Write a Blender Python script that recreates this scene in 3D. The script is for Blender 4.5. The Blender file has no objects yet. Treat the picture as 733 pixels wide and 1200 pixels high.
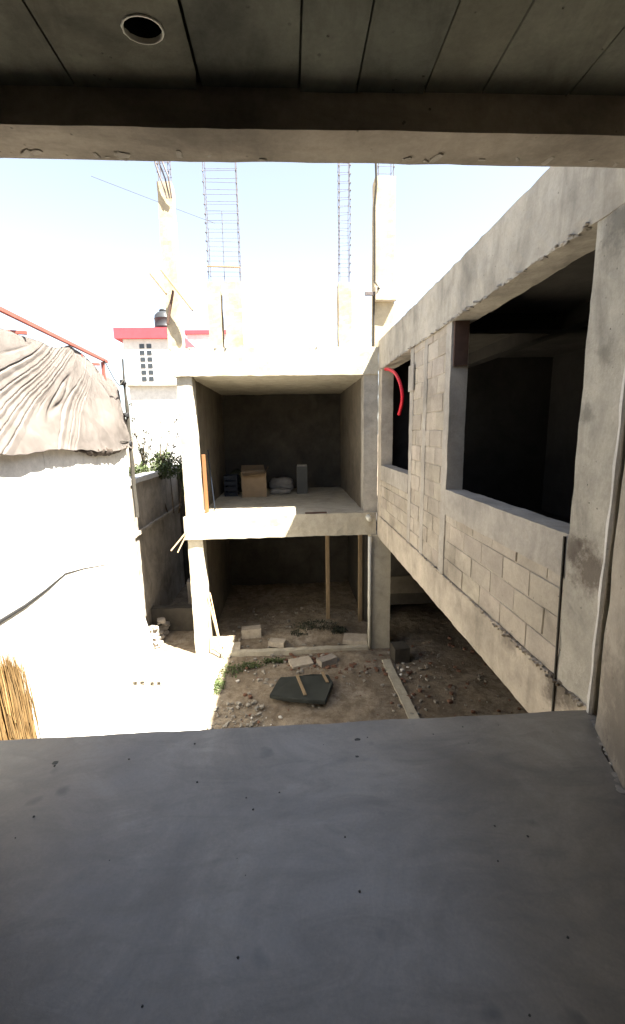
import bpy, bmesh, math, random
from mathutils import Vector, Matrix, noise
rad = math.radians
random.seed(11)
S = bpy.context.scene
COL = S.collection

# ------------------------------------------------------------ camera, sky, sun, exposure
def rot_axes(yaw, pitch, roll):
    y, p, r = rad(yaw), rad(pitch), rad(roll)
    fw = Vector((math.sin(y)*math.cos(p), math.cos(y)*math.cos(p), -math.sin(p)))
    rt = Vector((math.cos(y), -math.sin(y), 0)); up = rt.cross(fw)
    return rt*math.cos(r)+up*math.sin(r), up*math.cos(r)-rt*math.sin(r), fw
cam = bpy.data.cameras.new('camera'); camo = bpy.data.objects.new('camera', cam); COL.objects.link(camo)
rt, up, fw = rot_axes(2.93, 10.43, -1.0)
M = Matrix((rt, up, -fw)).transposed().to_4x4(); M.translation = Vector((0, 0, 1.6))
camo.matrix_world = M
cam.sensor_fit = 'VERTICAL'; cam.sensor_height = 24; cam.lens = 24*510.6/1200
cam.clip_start = .05; cam.clip_end = 2000
S.camera = camo

SUNV = Vector((.5, -.34, 1.0)).normalized()          # towards the sun
w = bpy.data.worlds.new('World'); S.world = w; w.use_nodes = True
nt = w.node_tree; bg = nt.nodes['Background']
sky = nt.nodes.new('ShaderNodeTexSky'); sky.sky_type = 'NISHITA'; sky.sun_disc = False
sky.sun_elevation = math.asin(SUNV.z); sky.sun_rotation = math.atan2(SUNV.x, SUNV.y)
sky.air_density = 1.0; sky.dust_density = 1.0; sky.ozone_density = 1.0
hs = nt.nodes.new('ShaderNodeHueSaturation'); hs.inputs['Saturation'].default_value = .62
nt.links.new(sky.outputs[0], hs.inputs['Color']); nt.links.new(hs.outputs[0], bg.inputs[0]); bg.inputs[1].default_value = .05
sl = bpy.data.lights.new('sun', 'SUN'); sl.energy = 5.0; sl.angle = rad(.5); sl.color = (1, .95, .86)
so = bpy.data.objects.new('sun', sl); COL.objects.link(so); so.rotation_euler = SUNV.to_track_quat('Z', 'Y').to_euler()
S.view_settings.view_transform = 'Standard'; S.view_settings.look = 'None'
S.view_settings.gamma = 1; S.view_settings.use_curve_mapping = False
S.view_settings.exposure = 3.0
S.render.engine = 'CYCLES'
S.cycles.max_bounces = 10; S.cycles.diffuse_bounces = 6

# ------------------------------------------------------------ helpers
def tag(o, label=None, cat=None, group=None, kind=None):
    if label: o['label'] = label
    if cat: o['category'] = cat
    if group: o['group'] = group
    if kind: o['kind'] = kind
    return o
def thing(name, loc, label, cat, group=None, rz=0):
    o = bpy.data.objects.new(name, None); COL.objects.link(o); o.location = loc; o.rotation_euler = (0, 0, rz)
    o.empty_display_size = .1
    return tag(o, label, cat, group)
def link(name, bm, mat, parent=None, smooth=False, local=False, label=None):
    """one mesh object; coordinates are world ones unless local"""
    me = bpy.data.meshes.new(name); bm.normal_update(); bm.to_mesh(me); bm.free()
    if smooth:
        for p in me.polygons: p.use_smooth = True
    me.materials.append(mat)
    o = bpy.data.objects.new(name, me); COL.objects.link(o)
    if parent:
        o.parent = parent
        if not local:
            off = Vector((0, 0, 0)); p = parent
            while p: off += p.location; p = p.parent
            me.transform(Matrix.Translation(-off))
    if label: o['label'] = label
    return o
def nb(): return bmesh.new()
def nz(p, s=1.0, seed=0): return noise.noise_vector(Vector(p)*s+Vector((seed*7.3, seed*3.1, seed*1.7)))
def box(bm, x0, x1, y0, y1, z0, z1, bev=0.0, mat=None):
    r = bmesh.ops.create_cube(bm, size=1)
    vs = r['verts']
    bmesh.ops.scale(bm, vec=(x1-x0, y1-y0, z1-z0), verts=vs)
    bmesh.ops.translate(bm, vec=((x0+x1)/2, (y0+y1)/2, (z0+z1)/2), verts=vs)
    if bev:
        es = list({e for v in vs for e in v.link_edges})
        r = bmesh.ops.bevel(bm, geom=es, offset=bev, segments=1, affect='EDGES')
        vs = [v for v in r['verts']]
    if mat is not None: bmesh.ops.transform(bm, matrix=mat, verts=vs, space=Matrix.Identity(4))
    return vs
def rough(bm, x0, x1, y0, y1, z0, z1, seg=.12, amp=.004, seed=0, freq=5):
    """box of small faces, its surface and edges slightly uneven"""
    t = bmesh.new()
    nx = max(1, min(60, int((x1-x0)/seg))); ny = max(1, min(90, int((y1-y0)/seg))); nzz = max(1, min(60, int((z1-z0)/seg)))
    def grid(fn, a, b):
        g = [[t.verts.new(fn(i/a, j/b)) for j in range(b+1)] for i in range(a+1)]
        for i in range(a):
            for j in range(b): t.faces.new((g[i][j], g[i+1][j], g[i+1][j+1], g[i][j+1]))
    L = lambda a, b, u: a+(b-a)*u
    for z in (z0, z1): grid(lambda u, v: (L(x0, x1, u), L(y0, y1, v), z), nx, ny)
    for y in (y0, y1): grid(lambda u, v: (L(x0, x1, u), y, L(z0, z1, v)), nx, nzz)
    for x in (x0, x1): grid(lambda u, v: (x, L(y0, y1, u), L(z0, z1, v)), ny, nzz)
    bmesh.ops.remove_doubles(t, verts=t.verts, dist=1e-5)
    bmesh.ops.recalc_face_normals(t, faces=t.faces)
    for v in t.verts:
        a = nz(v.co, freq, seed); b = nz(v.co, freq*4, seed+3)
        v.co += a*amp+b*amp*.6
    me = bpy.data.meshes.new('tmp'); t.to_mesh(me); t.free(); bm.from_mesh(me); bpy.data.meshes.remove(me)
def prism(bm, poly, axis, a, b):
    """extrude a 2D polygon along an axis; poly in the other two axes"""
    def P(u, v, w_): return {0: (w_, u, v), 1: (u, w_, v), 2: (u, v, w_)}[axis]
    A = [bm.verts.new(P(u, v, a)) for u, v in poly]; B = [bm.verts.new(P(u, v, b)) for u, v in poly]
    n = len(poly); fs = [bm.faces.new(A), bm.faces.new(B[::-1])]
    for i in range(n): fs.append(bm.faces.new((A[i], B[i], B[(i+1) % n], A[(i+1) % n])))
    bmesh.ops.recalc_face_normals(bm, faces=fs)
def tube(bm, pts, r, n=8, cap=True):
    pts = [Vector(p) for p in pts]; rs = r if isinstance(r, (list, tuple)) else [r]*len(pts)
    rings = []; prev = None
    for i, p in enumerate(pts):
        d = (pts[min(i+1, len(pts)-1)]-pts[max(i-1, 0)]).normalized()
        if prev is None: a = d.cross(Vector((0, 0, 1)) if abs(d.z) < .9 else Vector((1, 0, 0))).normalized()
        else: a = (prev-d*prev.dot(d)).normalized()
        prev = a; b = d.cross(a)
        rings.append([bm.verts.new(p+(a*math.cos(2*math.pi*k/n)+b*math.sin(2*math.pi*k/n))*rs[i]) for k in range(n)])
    for i in range(len(rings)-1):
        for k in range(n): bm.faces.new((rings[i][k], rings[i][(k+1) % n], rings[i+1][(k+1) % n], rings[i+1][k]))
    if cap: bm.faces.new(rings[0][::-1]); bm.faces.new(rings[-1])
def lathe(bm, c, prof, n=24):
    rings = [[bm.verts.new((c[0]+r*math.cos(2*math.pi*k/n), c[1]+r*math.sin(2*math.pi*k/n), c[2]+z)) for k in range(n)] for r, z in prof]
    for i in range(len(rings)-1):
        for k in range(n): bm.faces.new((rings[i][k], rings[i][(k+1) % n], rings[i+1][(k+1) % n], rings[i+1][k]))
    bm.faces.new(rings[0][::-1]); bm.faces.new(rings[-1])
def bar(bm, a, b, wd, th, roll=0):
    a, b = Vector(a), Vector(b); d = b-a; q = d.to_track_quat('Z', 'Y').to_matrix().to_4x4()
    q = Matrix.Translation((a+b)/2) @ q @ Matrix.Rotation(roll, 4, 'Z')
    box(bm, -wd/2, wd/2, -th/2, th/2, -d.length/2, d.length/2, min(wd, th)*.1, q)
def stone(bm, c, r, seed, sq=(1, 1, .6)):
    v = bmesh.ops.create_icosphere(bm, subdivisions=2, radius=1)['verts']
    R_ = Matrix.Rotation(seed*1.7, 3, 'Z')
    for x in v:
        n1 = nz(x.co, 1.1, seed)
        q = x.co+n1*.55
        q = Vector((max(-.75, min(.75, q.x)), max(-.75, min(.75, q.y)), max(-.7, min(.7, q.z))))
        q = R_ @ Vector((q.x*sq[0], q.y*sq[1], q.z*sq[2]))
        x.co = q*r+Vector(c)

# ------------------------------------------------------------ materials
def hexc(c): return (c[0], c[1], c[2], 1)
class Mat:
    def __init__(s, name, rough_=.85, spec=.3):
        s.m = bpy.data.materials.new(name); s.m.use_nodes = True; s.t = s.m.node_tree; s.b = s.t.nodes['Principled BSDF']
        s.b.inputs['Roughness'].default_value = rough_; s.b.inputs['Specular IOR Level'].default_value = spec
        s.tc = s.t.nodes.new('ShaderNodeTexCoord')
    def n(s, k, **kw):
        x = s.t.nodes.new(k)
        for a, b in kw.items(): setattr(x, a, b)
        return x
    def L(s, a, b): s.t.links.new(a, b)
    def noise(s, scale, detail=6, rough_=.6, stretch=(1, 1, 1), dist=0):
        mp = s.n('ShaderNodeMapping'); mp.inputs['Scale'].default_value = stretch; s.L(s.tc.outputs['Object'], mp.inputs[0])
        x = s.n('ShaderNodeTexNoise'); x.inputs['Scale'].default_value = scale; x.inputs['Detail'].default_value = detail
        x.inputs['Roughness'].default_value = rough_; x.inputs['Distortion'].default_value = dist
        s.L(mp.outputs[0], x.inputs['Vector']); return x.outputs['Fac']
    def ramp(s, fac, stops):
        x = s.n('ShaderNodeValToRGB'); e = x.color_ramp.elements
        while len(e) < len(stops): e.new(.5)
        for k, (p, c) in enumerate(stops):
            e[k].position = p; e[k].color = hexc(c) if not isinstance(c, (int, float)) else (c, c, c, 1)
        s.L(fac, x.inputs[0]); return x.outputs[0]
    def mix(s, fac, a, b, mode='MIX'):
        x = s.n('ShaderNodeMix', data_type='RGBA', blend_type=mode)
        if isinstance(fac, (int, float)): x.inputs[0].default_value = fac
        else: s.L(fac, x.inputs[0])
        for i, v in ((6, a), (7, b)):
            if isinstance(v, tuple): x.inputs[i].default_value = hexc(v)
            else: s.L(v, x.inputs[i])
        return x.outputs[2]
    def math(s, op, a, b):
        x = s.n('ShaderNodeMath', operation=op)
        for i, v in enumerate((a, b)):
            if isinstance(v, (int, float)): x.inputs[i].default_value = v
            else: s.L(v, x.inputs[i])
        return x.outputs[0]
    def bump(s, h, strength=.4, dist=.01):
        x = s.n('ShaderNodeBump'); x.inputs['Strength'].default_value = strength; x.inputs['Distance'].default_value = dist
        s.L(h, x.inputs['Height']); s.L(x.outputs[0], s.b.inputs['Normal'])
    def color(s, c): s.L(c, s.b.inputs['Base Color']); return s.m

def concrete(name, base, dark=.62, light=1.18, stain=(.12, .11, .09), stain_amt=.5, streak=(1, 1, .25), rough_=.9, pits=True, tint=False, scale=1.6, bump=.5, marks=()):
    m = Mat(name, rough_, .25)
    d = tuple(c*dark for c in base); l = tuple(min(.9, c*light) for c in base)
    a = m.noise(scale, 8, .62, (1, 1, 1), .4)
    c = m.ramp(a, [(.28, d), (.5, base), (.74, l)])
    st = m.ramp(m.noise(2.1, 7, .68, streak, .8), [(.50, 0.0), (.74, 1.0)])
    c = m.mix(m.math('MULTIPLY', st, stain_amt), c, stain)
    c = m.mix(.38, c, m.ramp(m.noise(6.5, 8, .72, dist=.5), [(.34, .55), (.6, 1.05)]), 'MULTIPLY')
    fine = m.noise(55, 6, .7)
    c = m.mix(.35, c, m.ramp(fine, [(.25, .45), (.75, 1.0)]), 'MULTIPLY')
    for (mx, my, mz, mr, col, amt) in marks:      # stains with a place of their own, world coordinates
        ge = m.n('ShaderNodeNewGeometry'); vd = m.n('ShaderNodeVectorMath', operation='DISTANCE'); vd.inputs[1].default_value = (mx, my, mz)
        m.L(ge.outputs['Position'], vd.inputs[0])
        q = m.math('ADD', m.math('DIVIDE', vd.outputs['Value'], mr), m.math('MULTIPLY', m.math('SUBTRACT', m.noise(7, 7, .75), .5), 2.6))
        c = m.mix(m.math('MULTIPLY', m.ramp(q, [(.35, 1.0), (.95, 0.0)]), amt), c, col)
    if tint:
        at = m.n('ShaderNodeAttribute', attribute_name='tint')
        c = m.mix(1.0, c, at.outputs['Color'], 'MULTIPLY')
    h = m.math('ADD', m.math('MULTIPLY', a, .8), m.math('MULTIPLY', fine, .25))
    if pits:
        v = m.n('ShaderNodeTexVoronoi'); v.inputs['Scale'].default_value = 17
        m.L(m.tc.outputs['Object'], v.inputs['Vector'])
        p = m.ramp(v.outputs['Distance'], [(.045, 0.0), (.11, 1.0)])
        gate = m.ramp(m.noise(3.3, 3), [(.5, 1.0), (.58, 0.0)])
        pp = m.math('MAXIMUM', p, gate)
        c = m.mix(m.math('SUBTRACT', 1.0, pp), c, tuple(x*.35 for x in base))
        h = m.math('ADD', h, m.math('MULTIPLY', pp, .5))
    m.bump(h, bump, .012)
    return m.color(c)
def plain(name, base, rough_=.8, var=.75, scale=6, bump=.3, stretch=(1, 1, 1), spec=.3, metal=0):
    m = Mat(name, rough_, spec); m.b.inputs['Metallic'].default_value = metal
    a = m.noise(scale, 6, .6, stretch)
    f = m.noise(scale*9, 4, .6, stretch)
    c = m.ramp(a, [(.3, tuple(x*var for x in base)), (.7, base)])
    m.bump(m.math('ADD', a, m.math('MULTIPLY', f, .4)), bump, .006)
    return m.color(c)

BEIGE = (.50, .435, .345)
C_wing = concrete('cast_concrete_beige', BEIGE, .62, 1.2, (.17, .15, .115), .6, bump=.9, marks=[(1.69, 2.45, -.02, .25, (.08, .065, .05), .8), (1.69, 3.1, -.01, .16, (.12, .10, .08), .6)])
C_beam = concrete('cast_concrete_grey', (.46, .415, .34), .55, 1.2, (.16, .145, .12), .6, (1, 1, .18))
C_col = concrete('cast_concrete_column', (.40, .37, .315), .66, 1.15, (.14, .125, .10), .6, (1, 1, .5), bump=.9)
C_ncol = concrete('cast_concrete_near_column', (.50, .46, .38), .66, 1.15, (.14, .125, .10), .6, (1, 1, .5), bump=.9, marks=[
    (1.69, 2.28, .80, .20, (.10, .075, .055), .8), (1.69, 2.44, .88, .12, (.09, .07, .055), .7), (1.69, 2.33, 1.98, .10, (.17, .16, .13), .6), (1.69, 2.44, 1.66, .08, (.17, .16, .13), .7), (1.69, 2.3, 2.6, .16, (.13, .12, .1), .7)])
C_blk = concrete('concrete_block', (.46, .405, .33), .6, 1.15, (.40, .36, .29), .5, (1, 1, 1), pits=True, tint=True, bump=.8)
C_mortar = concrete('mortar', (.44, .40, .34), .7, 1.1, pits=False, bump=.9)
C_far = concrete('cast_concrete_sand', (.47, .425, .33), .8, 1.1, (.2, .17, .13), .45)
C_cream = concrete('cream_concrete', (.42, .355, .245), .8, 1.1, (.25, .18, .1), .5)
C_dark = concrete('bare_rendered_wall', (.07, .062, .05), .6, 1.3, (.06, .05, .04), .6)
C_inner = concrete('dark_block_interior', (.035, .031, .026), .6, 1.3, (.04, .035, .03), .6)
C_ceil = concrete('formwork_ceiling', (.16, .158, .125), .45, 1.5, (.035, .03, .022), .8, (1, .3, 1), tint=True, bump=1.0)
C_hbeam = concrete('header_beam', (.40, .35, .285), .5, 1.25, (.12, .10, .08), .6, (.35, 1, 1))
C_white = concrete('whitewashed_render', (.74, .71, .65), .85, 1.1, (.4, .38, .34), .35)
C_old = concrete('old_render', (.36, .32, .27), .55, 1.25, (.10, .09, .07), .75, (1, 1, .2))
C_house = concrete('painted_house_wall', (.66, .65, .62), .9, 1.05, (.5, .5, .48), .3, pits=False)
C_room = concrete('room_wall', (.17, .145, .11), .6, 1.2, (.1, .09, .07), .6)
C_end = concrete('room_wall_end', (.40, .35, .28), .7, 1.15, (.2, .17, .13), .6, bump=.9, marks=[(1.5, 1.75, .25, .42, (.17, .145, .115), .75)])
M_rebar = plain('rusty_steel', (.12, .10, .095), .7, .6, 40, .5)
M_wire = plain('galvanised_wire', (.05, .05, .055), .5, .7, 30, .2)
M_wood = plain('weathered_timber', (.30, .22, .13), .8, .6, 9, .4, (6, 6, .6))
M_woodl = plain('new_timber', (.45, .34, .2), .75, .7, 9, .3, (6, 6, .6))
M_orange = plain('orange_timber', (.20, .085, .03), .7, .75, 9, .3, (5, 5, .5))
M_brownb = plain('dark_red_brown_board', (.10, .058, .042), .8, .6, 8, .3)
M_blue = plain('dark_blue_plastic', (.012, .018, .03), .5, .7, 5)
M_black = plain('black_rubber_and_shadow', (.015, .015, .015), .6, .7, 12)
M_rope = plain('dark_rope', (.05, .045, .035), .9, .6, 25)
M_pvc = plain('pale_plastic_pipe', (.62, .60, .52), .5, .85, 8, .1)
M_red = plain('red_plastic', (.65, .012, .03), .45, .85, 8, .1)
M_redst = plain('red_painted_steel', (.30, .08, .06), .6, .7, 6, .2)
M_pink = plain('pinkish_red_paint', (.42, .055, .07), .8, .8, 3, .2)
M_tank = plain('black_plastic_tank', (.035, .037, .04), .45, .8, 3, .1)
M_glass = plain('dark_window_pane', (.03, .035, .04), .2, .8, 5, .05, spec=.6)
M_card = plain('cardboard', (.30, .215, .13), .85, .8, 5, .2)
M_sack = plain('pale_cement_sack', (.24, .225, .2), .85, .6, 7, .6)
M_bucket = plain('grey_plastic', (.085, .085, .078), .6, .8, 5, .1)
M_slate = plain('dark_painted_board', (.045, .05, .044), .55, .55, 4, .3)
M_leaf = plain('green_leaves', (.07, .095, .03), .6, .45, 5, .2)
M_leafd = plain('dark_leaves', (.04, .045, .025), .6, .5, 5, .2)
M_twig = plain('twig', (.11, .08, .05), .9, .6, 20)
M_stone = plain('pale_rubble', (.34, .31, .26), .9, .5, 8, .6)
M_brick = plain('red_brown_rubble', (.19, .10, .065), .9, .6, 8, .6)

def dirt_mat():
    m = Mat('dirt', .95, .15)
    a = m.noise(.9, 9, .65, dist=.5); b = m.noise(7, 8, .7); f = m.noise(60, 5, .7)
    c = m.ramp(a, [(.3, (.20, .158, .112)), (.5, (.32, .265, .195)), (.7, (.42, .365, .285))])
    c = m.mix(m.ramp(b, [(.42, 0.0), (.62, .8)]), c, (.17, .13, .09))
    c = m.mix(.5, c, m.ramp(f, [(.3, .35), (.7, 1.0)]), 'MULTIPLY')
    m.bump(m.math('ADD', b, m.math('MULTIPLY', f, .5)), 1.0, .03)
    return m.color(c)
M_dirt = dirt_mat()
def floor_mat():
    m = Mat('trowelled_cement_floor', .5, 1.0)
    a = m.noise(1.5, 10, .68, (1, 1, 1), .9); b = m.noise(4.5, 7, .65, (.6, 1.6, 1), 1.2); f = m.noise(80, 5, .7)
    c = m.ramp(a, [(.3, (.125, .113, .093)), (.52, (.205, .186, .155)), (.72, (.31, .285, .24))])
    c = m.mix(m.ramp(b, [(.46, 0.0), (.72, .6)]), c, (.10, .095, .085))
    c = m.mix(.4, c, m.ramp(f, [(.3, .5), (.7, 1.0)]), 'MULTIPLY')
    v = m.n('ShaderNodeTexVoronoi'); v.inputs['Scale'].default_value = 5.5
    wob = m.n('ShaderNodeMix', data_type='RGBA'); nn = m.n('ShaderNodeTexNoise'); nn.inputs['Scale'].default_value = 6; nn.inputs['Detail'].default_value = 5
    m.L(m.tc.outputs['Object'], nn.inputs['Vector']); wob.inputs[0].default_value = .12
    m.L(m.tc.outputs['Object'], wob.inputs[6]); m.L(nn.outputs['Color'], wob.inputs[7]); m.L(wob.outputs[2], v.inputs['Vector'])
    sp = m.ramp(v.outputs['Distance'], [(.06, 1.0), (.2, 0.0)])
    gate = m.ramp(v.outputs['Color'], [(.55, 0.0), (.6, 1.0)])
    c = m.mix(m.math('MULTIPLY', m.math('MULTIPLY', sp, gate), .8), c, (.03, .03, .03))
    m.L(m.ramp(b, [(.3, .30), (.7, .46)]), m.b.inputs['Roughness'])
    m.bump(m.math('ADD', m.math('MULTIPLY', a, 1.0), m.math('ADD', m.math('MULTIPLY', b, .5), m.math('MULTIPLY', f, .12))), .3, .006)
    return m.color(c)
M_floor = floor_mat()
def reed_mat():
    m = Mat('dry_reeds', .85, .2); a = m.noise(14, 5, .6, (1, 1, .2))
    c = m.ramp(a, [(.3, (.10, .055, .018)), (.6, (.19, .12, .05)), (.8, (.27, .19, .10))])
    at = m.n('ShaderNodeAttribute', attribute_name='tint'); c = m.mix(1.0, c, at.outputs['Color'], 'MULTIPLY'); m.bump(a, .3, .005)
    return m.color(c)
M_reed = reed_mat()
def tarp_mat():
    m = Mat('faded_canvas', .85, .2)
    a = m.noise(1.2, 7, .6, dist=.6); b = m.noise(90, 3, .6)
    c = m.ramp(a, [(.3, (.19, .165, .145)), (.55, (.24, .212, .19)), (.75, (.29, .26, .235))])
    m.bump(m.math('ADD', a, m.math('MULTIPLY', b, .2)), .4, .01)
    return m.color(c)
M_tarp = tarp_mat()

G = -2.8
# ------------------------------------------------------------ ground
def make_ground():
    bm = nb()
    xs = [-400, -120, -40, -14, -6]+[-3.6+i*.055 for i in range(165)]+[8, 20, 60, 150, 400]
    ys = [-300, -80, -20, -6, -1]+[1.5+i*.055 for i in range(205)]+[16, 30, 70, 160, 500]
    def h(x, y):
        if not (-3.6 < x < 5.5 and 1.5 < y < 12.7): return G
        q = noise.fractal(Vector((x*1.3, y*1.3, 2)), 1, 2, 5)*.035+noise.noise(Vector((x*9, y*9, 1)))*.012
        flat = max(0, min(1, (x+1.45)/.4)) if y < 8 else 1
        m1 = .30*math.exp(-(((x-.6)/.55)**2+((y-8.95)/.25)**2))+.1*math.exp(-(((x-1.25)/.6)**2+((y-7.9)/.22)**2))
        return G+q*flat+m1*(1+2*q)
    g = [[bm.verts.new((x, y, h(x, y))) for y in ys] for x in xs]
    for i in range(len(xs)-1):
        for j in range(len(ys)-1): bm.faces.new((g[i][j], g[i+1][j], g[i+1][j+1], g[i][j+1]))
    tag(link('ground', bm, M_dirt, smooth=True), 'brown dirt and rubble ground of the courtyard', 'ground', kind='structure')
make_ground()
bm = nb(); rough(bm, -2.88, -1.42, 1.0, 8.02, G-.1, G+.03, .15, .004, 3)
tag(link('pavement', bm, C_white), 'pale cement paving in full sun beside the left wall', 'pavement', kind='structure')

# ------------------------------------------------------------ our own storey (where the camera stands)
bm = nb()
def floor_sheet(bm):
    poly = [(-2.86, -3), (1.46, -3), (1.46, 1.62), (1.53, 1.86), (1.69, 2.06), (1.69, 2.165)]
    # uneven free edge
    n = 60
    for i in range(n+1):
        x = 1.66-(1.66+2.86)*i/n
        poly.append((x, 2.17+noise.noise(Vector((x*3, 0, 4)))*.012+noise.noise(Vector((x*17, 2, 4)))*.006))
    prism(bm, poly, 2, -.32, 0)
floor_sheet(bm)
tag(link('floor', bm, M_floor), 'grey trowelled cement floor with dark spots in the foreground', 'floor', kind='structure')

def make_ceiling():
    bm = nb(); lay = bm.loops.layers.float_color.new('tint')
    xs = [-2.9, -2.35, -1.9, -1.5, -1.12, -.745, -.29, .075, .29, .55, .775, 1.12, 1.46, 2.0]
    for i in range(len(xs)-1):
        a, b = xs[i]+.004, xs[i+1]-.004
        z = 2.868+random.uniform(-.009, .009)
        before = set(bm.faces)
        if a < -.42 < b:
            cx, cy, R_ = -.425, 1.655, .062; n = 28
            # board with a round hole, built as quads between hole and outline
            outer = []
            for k in range(n):
                t = 2*math.pi*k/n; dx, dy = math.cos(t), math.sin(t)
                s = min(((b-cx) if dx > 0 else (a-cx))/dx if abs(dx) > 1e-6 else 1e9, ((1.90-cy) if dy > 0 else (1.35-cy))/dy if abs(dy) > 1e-6 else 1e9)
                outer.append((cx+dx*s, cy+dy*s))
            I = [bm.verts.new((cx+R_*math.cos(2*math.pi*k/n), cy+R_*.8*math.sin(2*math.pi*k/n), z)) for k in range(n)]
            O = [bm.verts.new((x, y, z)) for x, y in outer]
            U = [bm.verts.new((cx+R_*math.cos(2*math.pi*k/n), cy+R_*.8*math.sin(2*math.pi*k/n), z+.28)) for k in range(n)]
            for k in range(n):
                j = (k+1) % n
                bm.faces.new((I[k], O[k], O[j], I[j])); bm.faces.new((U[k], I[k], I[j], U[j]))
            bm.faces.new(U)
            for (x, y) in ((a, 1.35), (b, 1.35), (a, 1.90), (b, 1.90)):
                # fill the corners
                ks = sorted(range(n), key=lambda k: (O[k].co.x-x)**2+(O[k].co.y-y)**2)[:2]
                if all((O[k].co-Vector((x, y, z))).length > 1e-4 for k in ks):
                    bm.faces.new((O[ks[0]], O[ks[1]], bm.verts.new((x, y, z))))
            prism(bm, [(a, -3), (b, -3), (b, 1.35), (a, 1.35)], 2, z, z+.03)
        else:
            prism(bm, [(a, -3), (b, -3), (b, 1.90), (a, 1.90)], 2, z, z+.03)
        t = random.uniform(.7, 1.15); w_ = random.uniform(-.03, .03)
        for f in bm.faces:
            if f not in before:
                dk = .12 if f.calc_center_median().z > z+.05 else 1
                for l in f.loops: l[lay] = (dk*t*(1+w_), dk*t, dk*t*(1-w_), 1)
    b2 = set(bm.faces)
    for (y0, y1, x0, x1) in ((-3.2, 1.55, -3.1, 2.2), (1.72, 1.90, -3.1, 2.2)): prism(bm, [(x0, y0), (x1, y0), (x1, y1), (x0, y1)], 2, 2.885, 3.18)
    prism(bm, [(-3.1, 1.55), (-.55, 1.55), (-.55, 1.72), (-3.1, 1.72)], 2, 2.886, 3.179)
    prism(bm, [(-.3, 1.55), (2.2, 1.55), (2.2, 1.72), (-.3, 1.72)], 2, 2.886, 3.179)
    prism(bm, [(-3.1, 1.5), (2.2, 1.5), (2.2, 1.8), (-3.1, 1.8)], 2, 3.182, 3.25)
    for f in bm.faces:
        if f not in b2:
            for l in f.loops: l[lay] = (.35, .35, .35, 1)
    bmesh.ops.recalc_face_normals(bm, faces=bm.faces)
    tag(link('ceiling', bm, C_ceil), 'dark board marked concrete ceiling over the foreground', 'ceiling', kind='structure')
make_ceiling()
# pipe sleeve in the ceiling
bm = nb()
n = 28; cx, cy = -.425, 1.655
def ringv(r, z): return [bm.verts.new((cx+r*math.cos(2*math.pi*k/n)*(1+.03*math.sin(3*k)), cy+r*.80*math.sin(2*math.pi*k/n), z)) for k in range(n)]
R0, R1, R2, R3 = ringv(.061, 2.872), ringv(.060, 2.855), ringv(.065, 2.856), ringv(.067, 2.868)
for A, B in ((R0, R1), (R1, R2), (R2, R3)):
    for k in range(n): bm.faces.new((A[k], A[(k+1) % n], B[(k+1) % n], B[k]))
tag(link('pipe_sleeve', bm, M_pvc, smooth=True), 'round pale pipe sleeve open in the dark ceiling at upper left', 'pipe sleeve')

bm = nb(); rough(bm, -3.1, 2.0, 1.90, 2.11, 2.736, 3.2, .05, .004, 5, 4)
tag(link('header_beam', bm, C_hbeam), 'long rough concrete header beam across the top of the opening', 'beam')
# rough mortar drips under the beam's outer edge
bm = nb()
for i in range(24):
    x = random.uniform(-1.3, 1.75); stone(bm, (x, 2.085+random.uniform(-.03, .012), 2.734), random.uniform(.005, .016), i, (2.6, 1.2, .28))
tag(link('mortar_drips', bm, C_mortar), 'crust of dried mortar along the lower edge of the header beam', 'mortar', kind='stuff')

bm = nb(); prism(bm, [(-3.1, -3.2), (2.0, -3.2), (2.0, -3.0), (-3.1, -3.0)], 2, G, 3.2)
tag(link('wall_back', bm, C_dark), 'dark rear wall behind the viewer', 'wall', kind='structure')
bm = nb(); prism(bm, [(-2.0, -3.0), (-1.76, -3.0), (-1.76, 2.1), (-2.0, 2.1)], 2, .001, 2.868)  # unseen wall added to cut the light on the foreground floor
tag(link('added_wall_left', bm, C_room), 'unseen bare wall added just left of the view to dim the floor', 'wall', kind='structure')
bm = nb(); prism(bm, [(1.46, -3.0), (1.7, -3.0), (2.0, 2.12), (1.70, 2.12), (1.61, 2.02), (1.465, 1.63)], 2, -.3, 2.868)
bmesh.ops.subdivide_edges(bm, edges=[e for e in bm.edges if abs(e.verts[0].co.z-e.verts[1].co.z) > 1], cuts=40)
for v in bm.verts:
    if v.co.y > 0: v.co += nz(v.co, 5, 2)*.008
tag(link('wall_right', bm, C_end), 'brown grey rendered wall end at the right edge of the view', 'wall', kind='structure')
bm = nb(); pass
for i in range(60): stone(bm, (1.46+i*.0035+random.uniform(-.03, .02), 1.6+i*.0085+random.uniform(-.02, .02), -.002), random.uniform(.004, .02), i+9, (1.3, 1, .4))
tag(link('mortar_spill', bm, C_mortar), 'dried mortar spill at the foot of the wall on the grey floor', 'mortar', kind='stuff')

# grit on the floor
bm = nb()
spots = [(.32, 2.03, .022), (.3, 1.9, .02), (-1.2, 1.98, .028), (-1.35, 1.95, .018), (-.9, 1.6, .012), (.0, .85, .012), (-.35, .62, .03), (.25, 1.25, .01), (.6, .9, .012), (-.1, 1.45, .01), (.9, 1.2, .012), (-.55, 1.2, .012), (-1.6, 1.5, .05), (1.1, 1.5, .01)]
for i, (x, y, r) in enumerate(spots): stone(bm, (x, y, -.002), r*.8, i, (1.3, .8, .18))
for i in range(60):
    stone(bm, (random.uniform(-1.9, 1.4), random.uniform(.3, 2.14), .001), random.uniform(.002, .006), i)
tag(link('floor_grit', bm, M_slate), 'dark grit and mortar crumbs scattered over the grey floor', 'grit', kind='stuff')

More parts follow.
